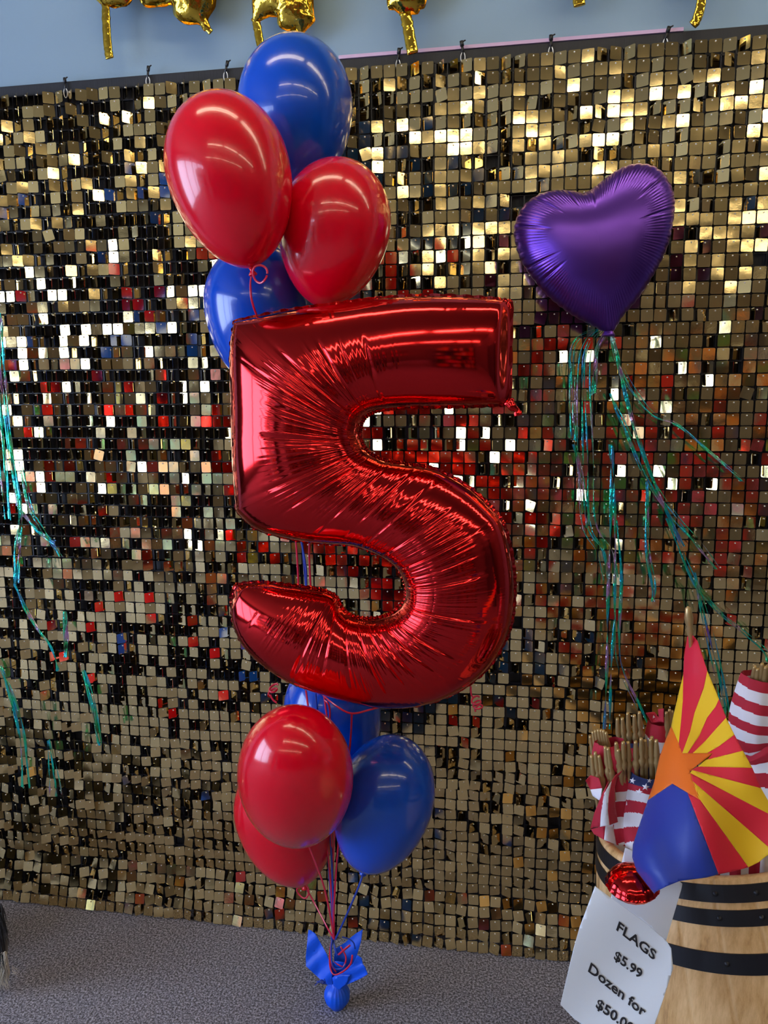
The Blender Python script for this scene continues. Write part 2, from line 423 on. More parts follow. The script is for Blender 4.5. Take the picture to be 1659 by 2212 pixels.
def dens(pts, corners=()):
    out = []
    v = [Vector((x,y,0)) for x,y in pts]; idx = sorted(set([0,len(v)-1]+list(corners)))
    for a, b in zip(idx[:-1], idx[1:]): out += catmull(v[a:b+1], 44)[:-1]
    out.append(v[-1]); return out
A5 = dens(A5, (6,10)); B5 = dens(B5)
poly5 = [(p.x,p.y) for p in A5[::4]]+[(p.x,p.y) for p in B5[::4]][::-1]
u5 = poisson(poly5, .0045)
NS = len(A5); NT = 45
tt = [.5-.5*math.cos(PI*j/(NT-1)) for j in range(NT)]
KCH = .74
Q = np.zeros((NS, 7))
tq = [.10,.22,.36,.5,.64,.78,.90]
for i in range(NS):
    for j, t in enumerate(tq):
        p = A5[i].lerp(B5[i], t); Q[i,j] = u5(p.x,p.y)/(4*t*(1-t))
for _ in range(10): Q[1:-1] = (Q[:-2]+2*Q[1:-1]+Q[2:])/4
# concave side weights along the stroke (pairs): fan 1 gathers at B, fan 2 gathers at A
def sm(x, a, b): x = min(1,max(0,(x-a)/(b-a))); return x*x*(3-2*x)
fr = random.Random(3)
wr = [fr.gauss(0,1) for _ in range(NS*2+50)]
wr2 = np.convolve(wr, [.2,.6,.2], 'same')
creases = [3.4,4.6,5.6,6.9,8.6,9.8,11.0,12.4,13.4,14.3,15.3,16.6,17.9,19.4,20.8,21.5,22.1,22.6,23.3,24.2,25.2,26.1,28.2]
def num_vert(i, t, side):
    p = A5[i].lerp(B5[i], t); s = i/44
    q = float(np.interp(t, tq, Q[i])); h = KCH*math.sqrt(max(0,q*4*t*(1-t)))
    e0 = sm(s,0,.5); e1 = 1-sm(s,29.3,30); h *= .25+.75*min(e0,e1) if 0 < t < 1 else 1
    cB = sm(s,2.2,4)*(1-sm(s,13,15.5)); cA = sm(s,13.5,15)*(1-sm(s,26.5,28))
    wB = cB*sm(t,.26,.50)*(1-sm(t,.93,1.0)); wA = cA*(1-sm(t,.55,.85))*sm(t,0,.07)
    w = max(wA, wB) + .5*(sm(t,.0,.03)-sm(t,.05,.2)) + .5*(sm(t,.8,.95)-sm(t,.97,1.0))
    nz = .35+.65*max(0,min(1,.5+.9*noise.noise(Vector((s*1.3,t*3,1)))))
    idx = i*1.0 + 5*noise.noise(Vector((s*.8,t*1.6,4)))*.35
    k = int(idx); f_ = idx-k; wv = wr2[k+10]*(1-f_)+wr2[k+11]*f_
    d = .00062*w*nz*wv
    for c in creases:
        ds = abs(s-c)
        if ds < .10: d -= .0030*max(wA,wB,.12)*(1-ds/.10)
    h = max(0, h+d)
    if t in (0.0,1.0): h = 0
    y = YN - side*h
    return Vector((p.x, y, p.y))
V = []; F = []
for i in range(NS):
    for j in range(NT): V.append(num_vert(i, tt[j], 1))
for i in range(NS-1):
    for j in range(NT-1): F.append((i*NT+j, i*NT+j+1, (i+1)*NT+j+1, (i+1)*NT+j))
o5c = Vector((P5(800,1090)[0], YN, P5(800,1090)[1]))
kb = len(V); back_i = list(range(0, NS, 6))+([NS-1] if (NS-1) % 6 else [])
for i in back_i:
    for j in range(0, NT, 4): V.append(num_vert(i, tt[j], -1))
nb = len(range(0,NT,4))
for a in range(len(back_i)-1):
    for j in range(nb-1): F.append((kb+a*nb+j, kb+(a+1)*nb+j, kb+(a+1)*nb+j+1, kb+a*nb+j+1))
five = mesh('foil_number_balloon', V, F, redfoil, smooth=True, loc=o5c)
setp(five, 'giant shiny red foil balloon shaped as the numeral five', 'balloon')
# welded seam around the outline, scalloped
ring = A5[::3]+[A5[-1].lerp(B5[-1],.5)]+B5[::-3]+[B5[0].lerp(A5[0],k/14) for k in range(1,14)]
g = G(); n = len(ring); V = []; F = []
cen = sum(ring, Vector())/n
def ring_norm(i):
    t = (ring[(i+2) % n]-ring[(i-2) % n]); nn = Vector((-t.y, t.x, 0)).normalized(); return nn
sgn = 1 if ring_norm(5).dot(Vector((0,1,0))) > 0 else -1
for i, p in enumerate(ring):
    nn = ring_norm(i)*sgn; sc = .0035+.0022*abs(math.sin(i*.9+2*noise.noise(Vector((i*.05,0,0)))))
    yo = .0028*math.sin(i*1.25+3*noise.noise(Vector((i*.08,2,0))))
    V += [(p.x-nn.x*.004, YN-.002, p.y-nn.y*.004), (p.x+nn.x*sc, YN+yo, p.y+nn.y*sc), (p.x-nn.x*.004, YN+.002, p.y-nn.y*.004)]
for i in range(n):
    a = 3*i; b = 3*((i+1) % n); F += [(a,b,b+1,a+1),(a+1,b+1,b+2,a+2)]
mesh('seam', V, F, redfoil, five, True)
g = G(); q = [P(1098,866,YN),P(1106,878,YN-.004),(P(1116,886,YN)),P(1120,898,YN)]
g.tube(catmull(q,5), [.011]*3+[.008]*5+[.006]*4+[.008]*4, 10, flat=.35); g.build('filling_tab', redfoil, five)
g = G(); g.tube(catmull([P(700,1512,YN),P(712,1530,YN),P(712,1600,-.35),P(716,1800,-.3),P(720,1950,-.3),P(*KN)],8), .0022, 6, flat=.3)
g.tube(catmull([P(690,1495,YN+.02),P(725,1524,YN-.02),P(759,1541,YN-.03),P(800,1533,YN-.02),P(830,1524,YN)],6), .0022, 6, flat=.3)
g.tube(catmull([P(760,1540,YN-.03),P(757,1600,-.40),P(748,1680,-.36),P(733,1800,-.32),P(722,1950,-.31),P(*KN)],8), .0022, 6, flat=.3)
g.build('ribbon', redrib, five)
def curl(cx, cy, Y, rpx, turns, dx, dy, r=.0022):
    m_ = pxm(cx,cy,Y); c = P(cx,cy,Y); out = []
    for k in range(int(turns*14)+1):
        a = 2*PI*k/14; f_ = k/(turns*14)
        out.append(c+Vector((m_*(rpx*math.cos(a)+dx*f_), m_*rpx*.9*math.sin(a), -m_*(dy*f_)+m_*rpx*.45*math.sin(a+.6))))
    return out
g = G(); g.tube(catmull([P(1017,1482,YN),P(1018,1500,YN),P(1024,1508,YN)],4), .0018, 6, flat=.4)
g.tube(curl(1026,1508,YN+.01,9,2.6,10,26), .0020, 6, flat=.5); g.build('curled_ribbon', redrib, five)
g = G(); g.tube(curl(592,1482,YN+.03,9,1.6,-4,16), .0024, 6, flat=.5); g.tube(catmull([P(583,1500,YN+.03),P(590,1512,YN+.03),P(598,1518,YN+.03)],4), .0024, 6, flat=.4)
g.build('curled_ribbon', redrib, five)

# ------------------------------------------------------------------ purple heart
HT = [(735,372),(790,350),(850,310),(900,270),(950,230),(1060,155),(1180,110),(1300,108),(1400,140),(1480,220),(1540,330),(1560,450),(1550,600),(1510,800),(1440,970),(1350,1130),(1230,1310),(1100,1460),(1040,1560),(985,1612),(910,1590),(820,1540),(680,1470),(560,1390),(430,1280),(300,1130),(190,960),(140,800),(130,680),(165,560),(230,460),(330,390),(440,350),(560,340),(650,350),(700,362)]
HT = [(1080+x/4.1475, 330+y/4.1475) for x, y in HT]
YH = -.16; hc_px = (1285, 520); hc = P(*hc_px, YH)
out = [P(x,y,YH)-hc for x,y in HT]; loop = catmull(out+[out[0]], 20)[:-1]; n = len(loop)
uh = poisson([(p.x,p.z) for p in loop[::3]], .004)
NRr = 44; V = []; F = []
rr_ = [math.sin(PI/2*j/(NRr-1)) for j in range(NRr)]
qv = [[uh(p.x*t,p.z*t)/(1-t*t) for t in (0,.2,.4,.6,.75,.88)] for p in loop]; q0 = qv[0][0]
Qh = np.array(qv); 
for _ in range(12): Qh = (np.roll(Qh,1,0)+2*Qh+np.roll(Qh,-1,0))/4
frh = random.Random(8); wh = np.array([frh.gauss(0,1) for _ in range(n)])
arc = np.cumsum([0]+[(loop[(i+1)%n]-loop[i]).length for i in range(n-1)])
for side in (1,-1):
    for i, p in enumerate(loop):
        for j, t in enumerate(rr_):
            h = .62*math.sqrt(max(0, float(np.interp(t,[0,.2,.4,.6,.75,.88],Qh[i]))*(1-t*t)))
            w = sm(t,.58,.8)*(1-sm(t,.985,1))
            amp = .5+.9*max(0,noise.noise(Vector((arc[i]*9,0,3)))+.3)
            h += .0006*w*amp*math.sin(arc[i]*2*PI/.0075+3*noise.noise(Vector((arc[i]*20,0,0))))
            for cr in (.02,.09,.965,.90,.18,.25,.83,.74,.70):
                da = abs(arc[i]/arc[-1]-cr); 
                if da < .004: h -= .0035*(1-da/.004)*sm(t,.5,.85)*(1-sm(t,.97,1))
            if j == NRr-1: h = 0
            sc = 1+.010*abs(math.sin(arc[i]*2*PI/.034))*sm(t,.9,1)
            V.append(hc+Vector((p.x*t*sc, -side*h, p.z*t*sc)))
for s_ in range(2):
    k0 = s_*n*NRr
    for i in range(n):
        for j in range(NRr-1):
            a = k0+i*NRr+j; b = k0+((i+1)%n)*NRr+j; f_ = (a,a+1,b+1,b); F.append(f_ if s_ == 0 else f_[::-1])
heart = mesh('foil_heart_balloon', V, F, purple, smooth=True, loc=hc)
setp(heart, 'purple satin foil heart balloon floating at the upper right', 'balloon')
g = G(); q = P(1315,700,YH); g.lathe([(.012,.012),(.010,0),(.006,-.008),(.013,-.020),(.015,-.026),(.002,-.024)], q, (0,0,1), 12); g.build('filling_tab', purple, heart)

# ------------------------------------------------------------------ iridescent tinsel
iri = mat('iridescent_film', (.3,.8,.9), .08, .75, coat=.6)
colnoise(iri, 9, [(.25,(.35,.12,.75)),(.42,(.0,.75,.95)),(.52,(.02,.85,.35)),(.62,(.75,.35,.8)),(.75,(.6,.9,.9))], 2, stretch=(3,3,1))
bump(iri, 80, .8, .004, detail=1)
_b = iri.node_tree.nodes['Principled BSDF']; _b.inputs['Alpha'].default_value = .75
def strand(g, pts, Y, w=.0022, rg=None):
    q = [P(x+(rg.uniform(-3,3) if rg else 0), y, Y+(rg.uniform(-.006,.006) if rg else 0)) for x,y in pts]
    q = catmull(q, 10); V = []; F = []; ph = rg.uniform(0,6) if rg else 0; tw = rg.uniform(.15,.5) if rg else .3
    for i, p in enumerate(q):
        a = ph+i*tw; d = Vector((math.cos(a),math.sin(a)*.6,.15*math.sin(a)))*w; nn = Vector((0,-.0003,0))
        V += [p-d+nn, p+d+nn, p+d-nn, p-d-nn]
    for i in range(len(q)-1):
        for k in range(4): a = 4*i+k; b = 4*i+(k+1)%4; F.append((a,b,b+4,a+4))
    g.add(V, F)
def tinsel(base, Y, seed, label, reps):
    rg = random.Random(seed); g = G()
    for pts, w in base:
        for _ in range(reps if w > 0 else 1):
            ox = rg.gauss(0,7); q = [(x+ox*min(1,.25+i*.5),y+rg.uniform(-4,4)) for i,(x,y) in enumerate(pts)]
            strand(g, q, Y, abs(w)*rg.uniform(.5,1.1), rg)
        strand(g, pts, Y, abs(w)*1.3, rg)
    o = g.build('tinsel_tassel', iri, loc=P(*base[0][0][0], Y)); setp(o, label, 'tinsel'); return o
tinsel([([(1318,706),(1330,760),(1352,860),(1398,1010),(1440,1110),(1475,1180)],.0026),
 ([(1318,706),(1340,800),(1400,890),(1460,920),(1530,975),(1600,1040)],.0022),
 ([(1316,850),(1350,930),(1400,1040),(1455,1120),(1500,1170),(1545,1230)],.0022),
 ([(1318,706),(1290,760),(1286,850)],.0026),([(1300,706),(1262,770),(1262,980),(1268,1130),(1300,1190),(1312,1250)],.0020),
 ([(1318,706),(1240,740),(1236,860),(1239,950)],.0018),
 ([(1320,960),(1318,1100),(1316,1300),(1310,1450),(1308,1575)],-.0034),
 ([(1330,1120),(1341,1250),(1338,1420),(1380,1520),(1400,1570)],.0022),
 ([(1398,1040),(1396,1180),(1408,1260),(1410,1300)],.0030),([(1440,1120),(1500,1260),(1560,1330),(1640,1400),(1659,1430)],.0022),
 ([(1500,1240),(1530,1360),(1562,1500),(1566,1560)],.0024),([(1240,960),(1262,1060),(1268,1140)],.0022)],
 -.10, 4, 'long iridescent green and violet tinsel strands hanging under the purple heart', 3)
tinsel([([(2,680),(6,760),(14,860),(30,1000),(44,1090)],.0034),([(0,720),(-4,860),(8,1000),(20,1120)],.003),
 ([(14,900),(44,1100),(40,1180),(36,1260)],.0036),([(46,1104),(80,1145),(118,1172)],.0032),([(44,1000),(62,1090),(90,1140),(130,1200)],.0016),
 ([(30,1260),(60,1330),(110,1400),(125,1450)],.0022),([(140,1320),(142,1380),(138,1420)],.0026),([(180,1450),(195,1510),(214,1610)],.0034),
 ([(0,1440),(22,1510),(42,1600),(50,1700)],.0030),([(105,1600),(118,1680),(122,1720)],.0022)],
 -.10, 9, 'iridescent blue and green tinsel strands hanging at the left edge', 3)

# ------------------------------------------------------------------ gold foil letters on the wall above
def foil_shape(name, poly, Y, m, label, group, res=.0035, kch=.75, cat='balloon', tails=()):
    pts = [P(x,y,Y) for x,y in poly]; loop = catmull(pts+[pts[0]], 5)[:-1]
    p2 = [(p.x,p.z) for p in loop]; u = poisson(p2, res)
    c = sum(pts, Vector())/len(pts); g = G(); Y0 = c.y
    def make(side):
        def f_(x, z):
            h = kch*math.sqrt(max(0,u(x,z)))
            h += .003*noise.noise(Vector((x*60,z*60,side)))*min(1,h/.01)
            return Vector((x, Y0-side*h, z))
        return f_
    fill_poly(g, p2, make(1), res*2.2); fill_poly(g, p2, make(-1), res*5)
    o = g.build(name, m, loc=c); setp(o, label, cat, group)
    for i, (pp, r) in enumerate(tails):
        g = G(); q = catmull([P(x,y,Y) for x,y in pp],5); g.tube(q, [r*(1+.25*noise.noise(Vector((k*.7,i,0)))) for k in range(len(q))], 10, flat=.35); g.build('tail', m, o)
    return o
GG = 'gold foil letter balloons on the wall'; YG = -.045
foil_shape('foil_letter_balloon', [(205,-120),(280,-130),(290,-40),(277,8),(240,14),(212,4),(196,-30)], YG, goldfoil, 'gold foil letter balloon, its long flat tail hanging lowest of all at far left', GG, tails=[([(228,5),(229,40),(231,80),(234,110),(237,126)],.011)])
foil_shape('foil_letter_balloon', [(300,-110),(400,-130),(480,-110),(468,-40),(463,10),(448,38),(455,62),(440,66),(430,52),(400,50),(378,35),(372,8),(340,14),(306,8),(302,-40)], YG, goldfoil, 'gold foil letter balloon with a rounded lobe and tiny curled tail tip', GG, tails=[([(440,50),(449,62),(456,70)],.007)])
foil_shape('foil_letter_balloon', [(545,-120),(650,-130),(670,-60),(676,20),(679,42),(664,60),(650,74),(640,62),(624,66),(602,56),(600,38),(590,30),(560,44),(548,46),(545,0)], YG, goldfoil, 'two-legged gold foil letter balloon directly above the top blue balloon', GG, tails=[([(551,38),(556,60),(560,84),(566,106)],.010),([(640,60),(636,70),(630,78)],.012)])
foil_shape('foil_letter_balloon', [(836,-120),(900,-130),(925,-60),(918,12),(908,16),(902,30),(890,28),(868,30),(852,20),(836,8)], YG, goldfoil, 'gold foil letter balloon on a crumpled stalk just right of the top blue balloon', GG, tails=[([(874,24),(880,50),(885,80),(892,116)],.013)])
foil_shape('foil_letter_balloon', [(1180,-260),(1300,-270),(1310,-140),(1290,-60),(1240,-50),(1190,-70)], YG, goldfoil, 'gold foil letter balloon whose small tip just enters the top edge, fifth from the left', GG, tails=[([(1245,-60),(1248,-20),(1252,13)],.013)])
foil_shape('foil_letter_balloon', [(1440,-260),(1560,-270),(1570,-140),(1550,-50),(1500,-40),(1450,-70)], YG, goldfoil, 'gold foil letter balloon with a bent tail at the top right', GG, tails=[([(1514,-60),(1516,-10),(1512,20),(1504,44),(1496,54)],.010)])

# ------------------------------------------------------------------ balloon weight wrapped in blue plastic
wc = Z0(725,2187,0); ppm = pxm(725,2160,wc.y); R = 28*ppm; wt = empty('balloon_weight', (wc.x, wc.y+R*.5, 0), 'small blue plastic wrapped balloon weight standing on the carpet', 'weight')
c = Vector((wc.x, wc.y+R*.6, 0))
prof = [(.001,.0005),(R*.55,.001)]+[(R*math.sin(a), R*1.02-R*1.02*math.cos(a)) for a in np.linspace(.75,2.6,14)]+[(R*.38,R*2.05),(R*.28,R*2.3),(R*.36,R*2.6)]
g = G(); g.lathe(prof, c, (0,0,1), 72, mod=lambda q, v: 1+.045*math.sin(q*17+2*math.sin(q*3))*v); g.build('wrapped_base', bluewrap, wt)
def Zm(pts): return [(600+x/6.11, 1850+y/6.11) for x,y in pts]
Yw = c.y
def petal(pts, fy, name='wrap_petal'):
    g = G(); fill_poly(g, Zm(pts), lambda x,y: P(x,y,fy(x,y)), 5); o = g.build(name, bluewrap, wt); solidify(o, .0006); return o
gy = lambda x,y,amp: .5*amp*math.sin((x+y)*.12)
petal([(405,965),(440,975),(500,1020),(560,1130),(650,1290),(690,1400),(720,1560),(720,1690),(640,1690),(560,1620),(450,1520),(375,1450),(370,1320),(385,1180)], lambda x,y: Yw+.035*(2130-y)/120+gy(x,y,.004)-.0004*max(0,x-690))
petal([(1125,960),(1040,1010),(950,1080),(900,1130),(770,1210),(745,1300),(740,1500),(745,1640),(900,1520),(1000,1420),(1050,1290),(1100,1120)], lambda x,y: Yw+.05*(2130-y)/120+gy(x,y,.003)+.012)
petal([(1050,1300),(1110,1340),(1125,1420),(1155,1460),(1190,1555),(1100,1610),(900,1700),(830,1760),(740,1720),(720,1600),(800,1540),(900,1480),(990,1420)], lambda x,y: Yw-.012-.0003*(x-720)+gy(x,y*2,.004))
petal([(745,1600),(850,1560),(960,1560),(900,1690),(800,1760),(740,1700)], lambda x,y: Yw-.02-.0002*(x-720))
petal([(690,1400),(780,1380),(900,1400),(900,1560),(760,1690),(700,1640)], lambda x,y: Yw+.012+gy(x,y,.003))
def W(x, y, dy): q = Zm([(x,y)])[0]; return P(q[0], q[1], Yw+dy)
g = G()
g.tube(catmull([W(725,1060,.0),W(690,1250,-.01),W(690,1450,-.02),W(740,1560,-.03),W(860,1520,-.035),W(960,1420,-.035),W(985,1300,-.03)],8), .0022, 6, flat=.35)
g.tube(catmull([W(800,1300,-.02),W(880,1230,-.03),W(955,1170,-.03)],6), .0026, 6, flat=.3)
g.tube(catmull([W(740,1390,-.01),W(800,1430,-.02),W(870,1450,-.02),W(900,1330,-.015),W(830,1190,-.01)],6), .0020, 6, flat=.35)
g.tube(catmull([W(700,1240,-.01),W(700,1400,-.018),W(770,1530,-.02)],6), .0018, 6, flat=.35)
g.build('red_ribbon_ends', redrib, wt)
g = G()
g.tube(catmull([W(725,1060,0),W(705,1200,-.01),W(715,1400,-.02),W(760,1480,-.022),W(850,1480,-.025),W(900,1420,-.02)],8), .0022, 6, flat=.35)
g.tube(catmull([W(730,1110,0),W(760,1230,-.01),W(790,1310,-.012)],6), .003, 6, flat=.3)
g.tube(catmull([W(850,1060,.0),W(940,1090,0),W(1000,1140,0),W(1020,1220,0)],6), .0018, 6, flat=.35)
g.tube([W(725,1020,0),W(722,1070,0),W(724,1110,0)], .0045, 8)
for k in range(7): g.tube(catmull([W(640,1690,-.01),W(580+8*k,1650+rnd.uniform(-25,25),-.02),W(490+20*k,1600+rnd.uniform(0,110),-.02)],4), .0014, 5, flat=.4)
g.build('blue_ribbon_ends', bluerib, wt)

# ------------------------------------------------------------------ barrel
oak = mat('oak_staves', (.42,.25,.10), .5, coat=.12, croug=.3)
colnoise(oak, 5, [(.28,(.20,.09,.03)),(.42,(.58,.33,.12)),(.58,(.78,.50,.23)),(.78,(.48,.25,.09))], 8, stretch=(7,7,.9), rough=.7)
bump(oak, 90, .25, .001, stretch=(1,1,.15))
groove = mat('stave_joint', (.05,.025,.01), .8)
BN = Vector((-.20,.12,.97)).normalized(); BC = Vector((.392,-.537,.677)); BR = .222
bar = empty('barrel', BC-BN*.69, 'open oak barrel with black steel hoops holding bundles of stick flags', 'barrel')
def brad(z): # z below hoop-1 lower edge is negative
    zz = (z+.33)/.33; return BR*(1.17-.17*min(1.25,abs(zz))**2)
ts = [ -.69+ i*(.720/30) for i in range(31)]
NSV = 24
for side in (0,):
    g = G(); prof = [(brad(t), t) for t in ts]+[(brad(.03)-.004,.033),(brad(.03)-.014,.032),(brad(0)-.020,-.02),(brad(-.5)-.03,-.5)]
    g.lathe(prof, BC, BN, 480, 0, mod=lambda q, v: 1-.011*(abs(math.sin(q*NSV/2)) < .07))
    g.build('staves', oak, bar)
g = G(); g.lathe([(.001,-.5),(BR*.98,-.5),(BR*.98,-.515),(.001,-.515)], BC, BN, 48); g.build('barrel_base', groove, bar)
def hoop(z0, z1, r0=.0025):
    g = G(); g.lathe([(brad(z0)+.0005,z0),(brad(z0)+r0,z0),(brad(z1)+r0,z1),(brad(z1)+.0005,z1)], BC, BN, 160)
    a0 = Vector((.0,-1,0)); e = BN.cross(a0).normalized(); d = e.cross(BN).normalized()
    if d.y > 0: d = -d
    h_ = g.build('hoop', hoopm, bar, False)
    for s in (-.25,-.75,.02):
        q = (d*math.cos(s)+e*math.sin(s)); c_ = BC+BN*((z0+z1)/2)+q*(brad((z0+z1)/2)+r0)
        g = G(); g.lathe([(.0001,.0030),(.003,.0024),(.0045,0)], c_, q, 10); g.build('rivet', hoopm, h_)
hoop(.0,.025); hoop(-.034,-.011); hoop(-.103,-.073); hoop(-.56,-.53); hoop(-.66,-.62)

# ------------------------------------------------------------------ stick flags
cloth_r = mat('red_cloth', (.46,.008,.03), .75, sheen=.08); cloth_w = mat('white_cloth', (.82,.80,.85), .75, sheen=.08); cloth_n = mat('navy_cloth', (.01,.02,.10), .75, sheen=.08)
wood = mat('gilded_dowel', (.48,.33,.14), .3, .55)
CM = [cloth_r, cloth_w, cloth_n]
def roll_tube(g, path, Y, bands, nfold=7, famp=.06, ang=False, open_top=True, tilt_=0.0):
    """path of (x,y,halfwidth px); bands = list of (fraction end, material); ang = stripes run along the roll"""
    cp = catmull([P(x,y,Y) for x,y,_ in path], 30); rr = catmull([Vector((h*pxm(x,y,Y),0,0)) for x,y,h in path], 30)
    n = 96; V = []; F = []; M = []; m_ = len(cp)
    for i, p in enumerate(cp):
        t = (cp[min(i+1,m_-1)]-cp[max(i-1,0)]).normalized(); a = t.cross(Vector((0,-1,0))).normalized(); b = t.cross(a).normalized()
        for k in range(n):
            q = 2*PI*k/n; r_ = rr[i].x*(1+famp*math.sin(nfold*q+1.5*math.sin(i*.024))+famp*.5*math.sin(nfold*2.3*q+i*.018))
            V.append(p+a*math.cos(q)*r_+b*math.sin(q)*r_*.8)
    for i in range(m_-1):
        for k in range(n):
            k2 = (k+1) % n; F.append((i*n+k,i*n+k2,(i+1)*n+k2,(i+1)*n+k))
            if ang: M.append(bands[int(k/n*len(bands))][1])
            else:
                f_ = i/(m_-1)+tilt_*math.sin(2*PI*k/n); mm = bands[-1][1]
                for e, mi in bands:
                    if f_ < e: mm = mi; break
                M.append(mm)
    k0 = len(g.V); g.V += V; g.F += [tuple(x+k0 for x in f) for f in F]; g.M += M
def zf(x, y): return (1240+x/3.687, 1350+y/3.687)
def stick(parent, top, bot, Y, r=.0052, Yb=None):
    a = P(*top, Y); b = P(*bot, Y if Yb is None else Yb); ax = (a-b).normalized(); Ln = (a-b).length
    g = G(); prof = [(r*.62,0),(r*.62,Ln*.3),(r*.7,max(Ln-.062,Ln*.35)),(r*1.15,Ln-.052),(r*1.2,Ln-.046),(r*.7,Ln-.040),(r*.95,Ln-.034),(r*.95,Ln-.028),(r*.62,Ln-.004),(r*.5,Ln),(.0001,Ln)]
    g.lathe(prof, b, ax, 12); g.build('stick', wood, parent)
def poly_cloth(parent, polys, Y, name='cloth_fold', bulge=.01, step=6):
    g = G()
    for pts, mi in polys:
        fill_poly(g, [zf(*p) for p in pts], lambda x,y: P(x,y,Y+bulge*math.sin(x*.09)+bulge*.5*math.sin(y*.05)), step, mi)
    o = g.build(name, CM, parent); solidify(o, .0008); return o
def bands_px(n, a=0): return [((i+1)/n, (i+a) % 2) for i in range(n)]
FG = 'bundles of stick flags standing in the barrel'
# left bundle
Y1 = -.56
b1 = empty('flag_bundle', P(1345,1840,Y1), 'left rolled bundle of small striped flags, its ends pointing up and red cloth tied round', 'flags', FG)
g = G(); roll_tube(g, [(1322,1628,40),(1326,1660,44),(1330,1690,46),(1332,1740,40),(1334,1790,38),(1350,1840,30)], Y1, [(.38,0),(.47,1),(.60,0),(.70,1),(.82,0),(.92,1),(1,0)], 5, .05, tilt_=.03); g.build('rolled_cloth', CM, b1)
g = G(); roll_tube(g, [(1316,1602,28),(1320,1628,34),(1322,1655,30)], Y1-.01, [(1,0)], 3, .12); g.build('cloth_collar', CM, b1)
poly_cloth(b1, [([(280,1240),(230,1330),(160,1500),(130,1620),(205,1605),(215,1500),(240,1360)],0),([(300,1245),(240,1340),(215,1480),(207,1608),(283,1595),(270,1480),(275,1370)],1),
 ([(385,1160),(330,1200),(300,1245),(275,1370),(270,1480),(283,1595),(350,1570),(330,1450),(325,1300),(345,1220)],0)], Y1-.055, 'hanging_fold')
poly_cloth(b1, [([(90,1240),(130,1195),(200,1220),(225,1300),(130,1310)],0),([(130,1310),(225,1300),(215,1385),(200,1395),(150,1360)],1)], Y1-.045, 'tie_end')
poly_cloth(b1, [([(135,1625),(250,1600),(240,1710),(160,1665)],0),([(250,1600),(310,1600),(335,1750),(240,1710)],1),([(310,1590),(400,1560),(430,1765),(335,1750)],0),([(400,1560),(420,1400),(480,1700),(440,1790),(420,1765)],1)], Y1-.03, 'skirt')
for i, (x, y) in enumerate([(118,880),(140,845),(160,835),(182,828),(205,830),(225,835),(245,850),(130,1035),(160,1010),(190,1035),(240,965),(262,975)]):
    big_ = y > 940; stick(b1, zf(x+8,y), zf(x+(80 if not big_ else 60),y+420), Y1-(.022 if big_ else -.008)-.001*i, .0048 if not big_ else .0055)
# middle bundle
Y2 = -.58
b2 = empty('flag_bundle', P(1395,1840,Y2), 'middle bundle of stick flags with navy starred cloth and turned wooden ends', 'flags', FG)
g = G(); roll_tube(g, [(1402,1668,40),(1400,1690,42),(1394,1730,42),(1386,1790,38),(1385,1850,30)], Y2, [(.30,2),(.40,0),(.52,1),(.64,0),(.76,1),(.88,0),(1,1)], 4, .035, tilt_=-.09); g.build('rolled_cloth', CM, b2)
def star_pts(cx, cy, r, a0=0): return [(cx+(r if k % 2 == 0 else r*.4)*math.sin(a0+k*PI/5), cy-(r if k % 2 == 0 else r*.4)*math.cos(a0+k*PI/5)) for k in range(10)]
g = G()
for cx, cy, r in ((466,1240,26),(570,1290,32),(518,1330,30),(600,1240,20)): fill_poly(g, [zf(*p) for p in star_pts(cx,cy,r,.2)], lambda x,y: P(x,y,Y2-.043+.0002*abs(x-1395)**1.25), 4)
o = g.build('white_stars', cloth_w, b2); solidify(o, .0005)
for i, (x, y) in enumerate([(335,935),(352,990),(392,930),(430,930),(490,925),(535,900),(565,915),(610,905),(655,915),(620,890)]):
    stick(b2, zf(x,y), zf(x+60 if x < 380 else x+15,y+560), Y2-.020-.003*(i % 3), .0056, Y2+.012)
# back bundle
Y3 = -.47
b3 = empty('flag_bundle', P(1372,1840,Y3), 'back bundle of five turned sticks above a navy cloth roll', 'flags', FG)
g = G(); roll_tube(g, [(1366,1596,27),(1368,1640,30),(1372,1760,30),(1375,1840,28)], Y3, [(.12,2),(.3,0),(.5,1),(.7,0),(1,1)], 4, .04); g.build('rolled_cloth', CM, b3)
for i, (x, y) in enumerate([(345,740),(385,738),(428,698),(480,715),(520,690)]): stick(b3, zf(x,y), zf(x+30,y+500), Y3-.003*i, .0056, Y3+.01)
# red and white bundle behind the big flag
b4 = empty('flag_bundle', P(1428,1840,Y3), 'small red and white flag bundle half hidden behind the big sunburst flag', 'flags', FG)
g = G(); roll_tube(g, [(1424,1560,22),(1424,1590,27),(1425,1640,28),(1428,1760,30),(1430,1840,28)], Y3+.005, [(.22,0),(.36,1),(.55,0),(.8,1),(1,0)], 3, .07, tilt_=.05); g.build('rolled_cloth', CM, b4)
poly_cloth(b4, [([(570,700),(640,690),(700,770),(620,780)],0),([(590,705),(640,720),(665,760),(600,745)],1),([(670,670),(715,665),(715,775),(680,770)],0)], Y3-.035, 'ruffle')
for i, (x, y) in enumerate([(735,690),(760,670),(780,680)]): stick(b4, zf(x,y), zf(x+20,y+500), Y3-.01+.004*i, .0048)
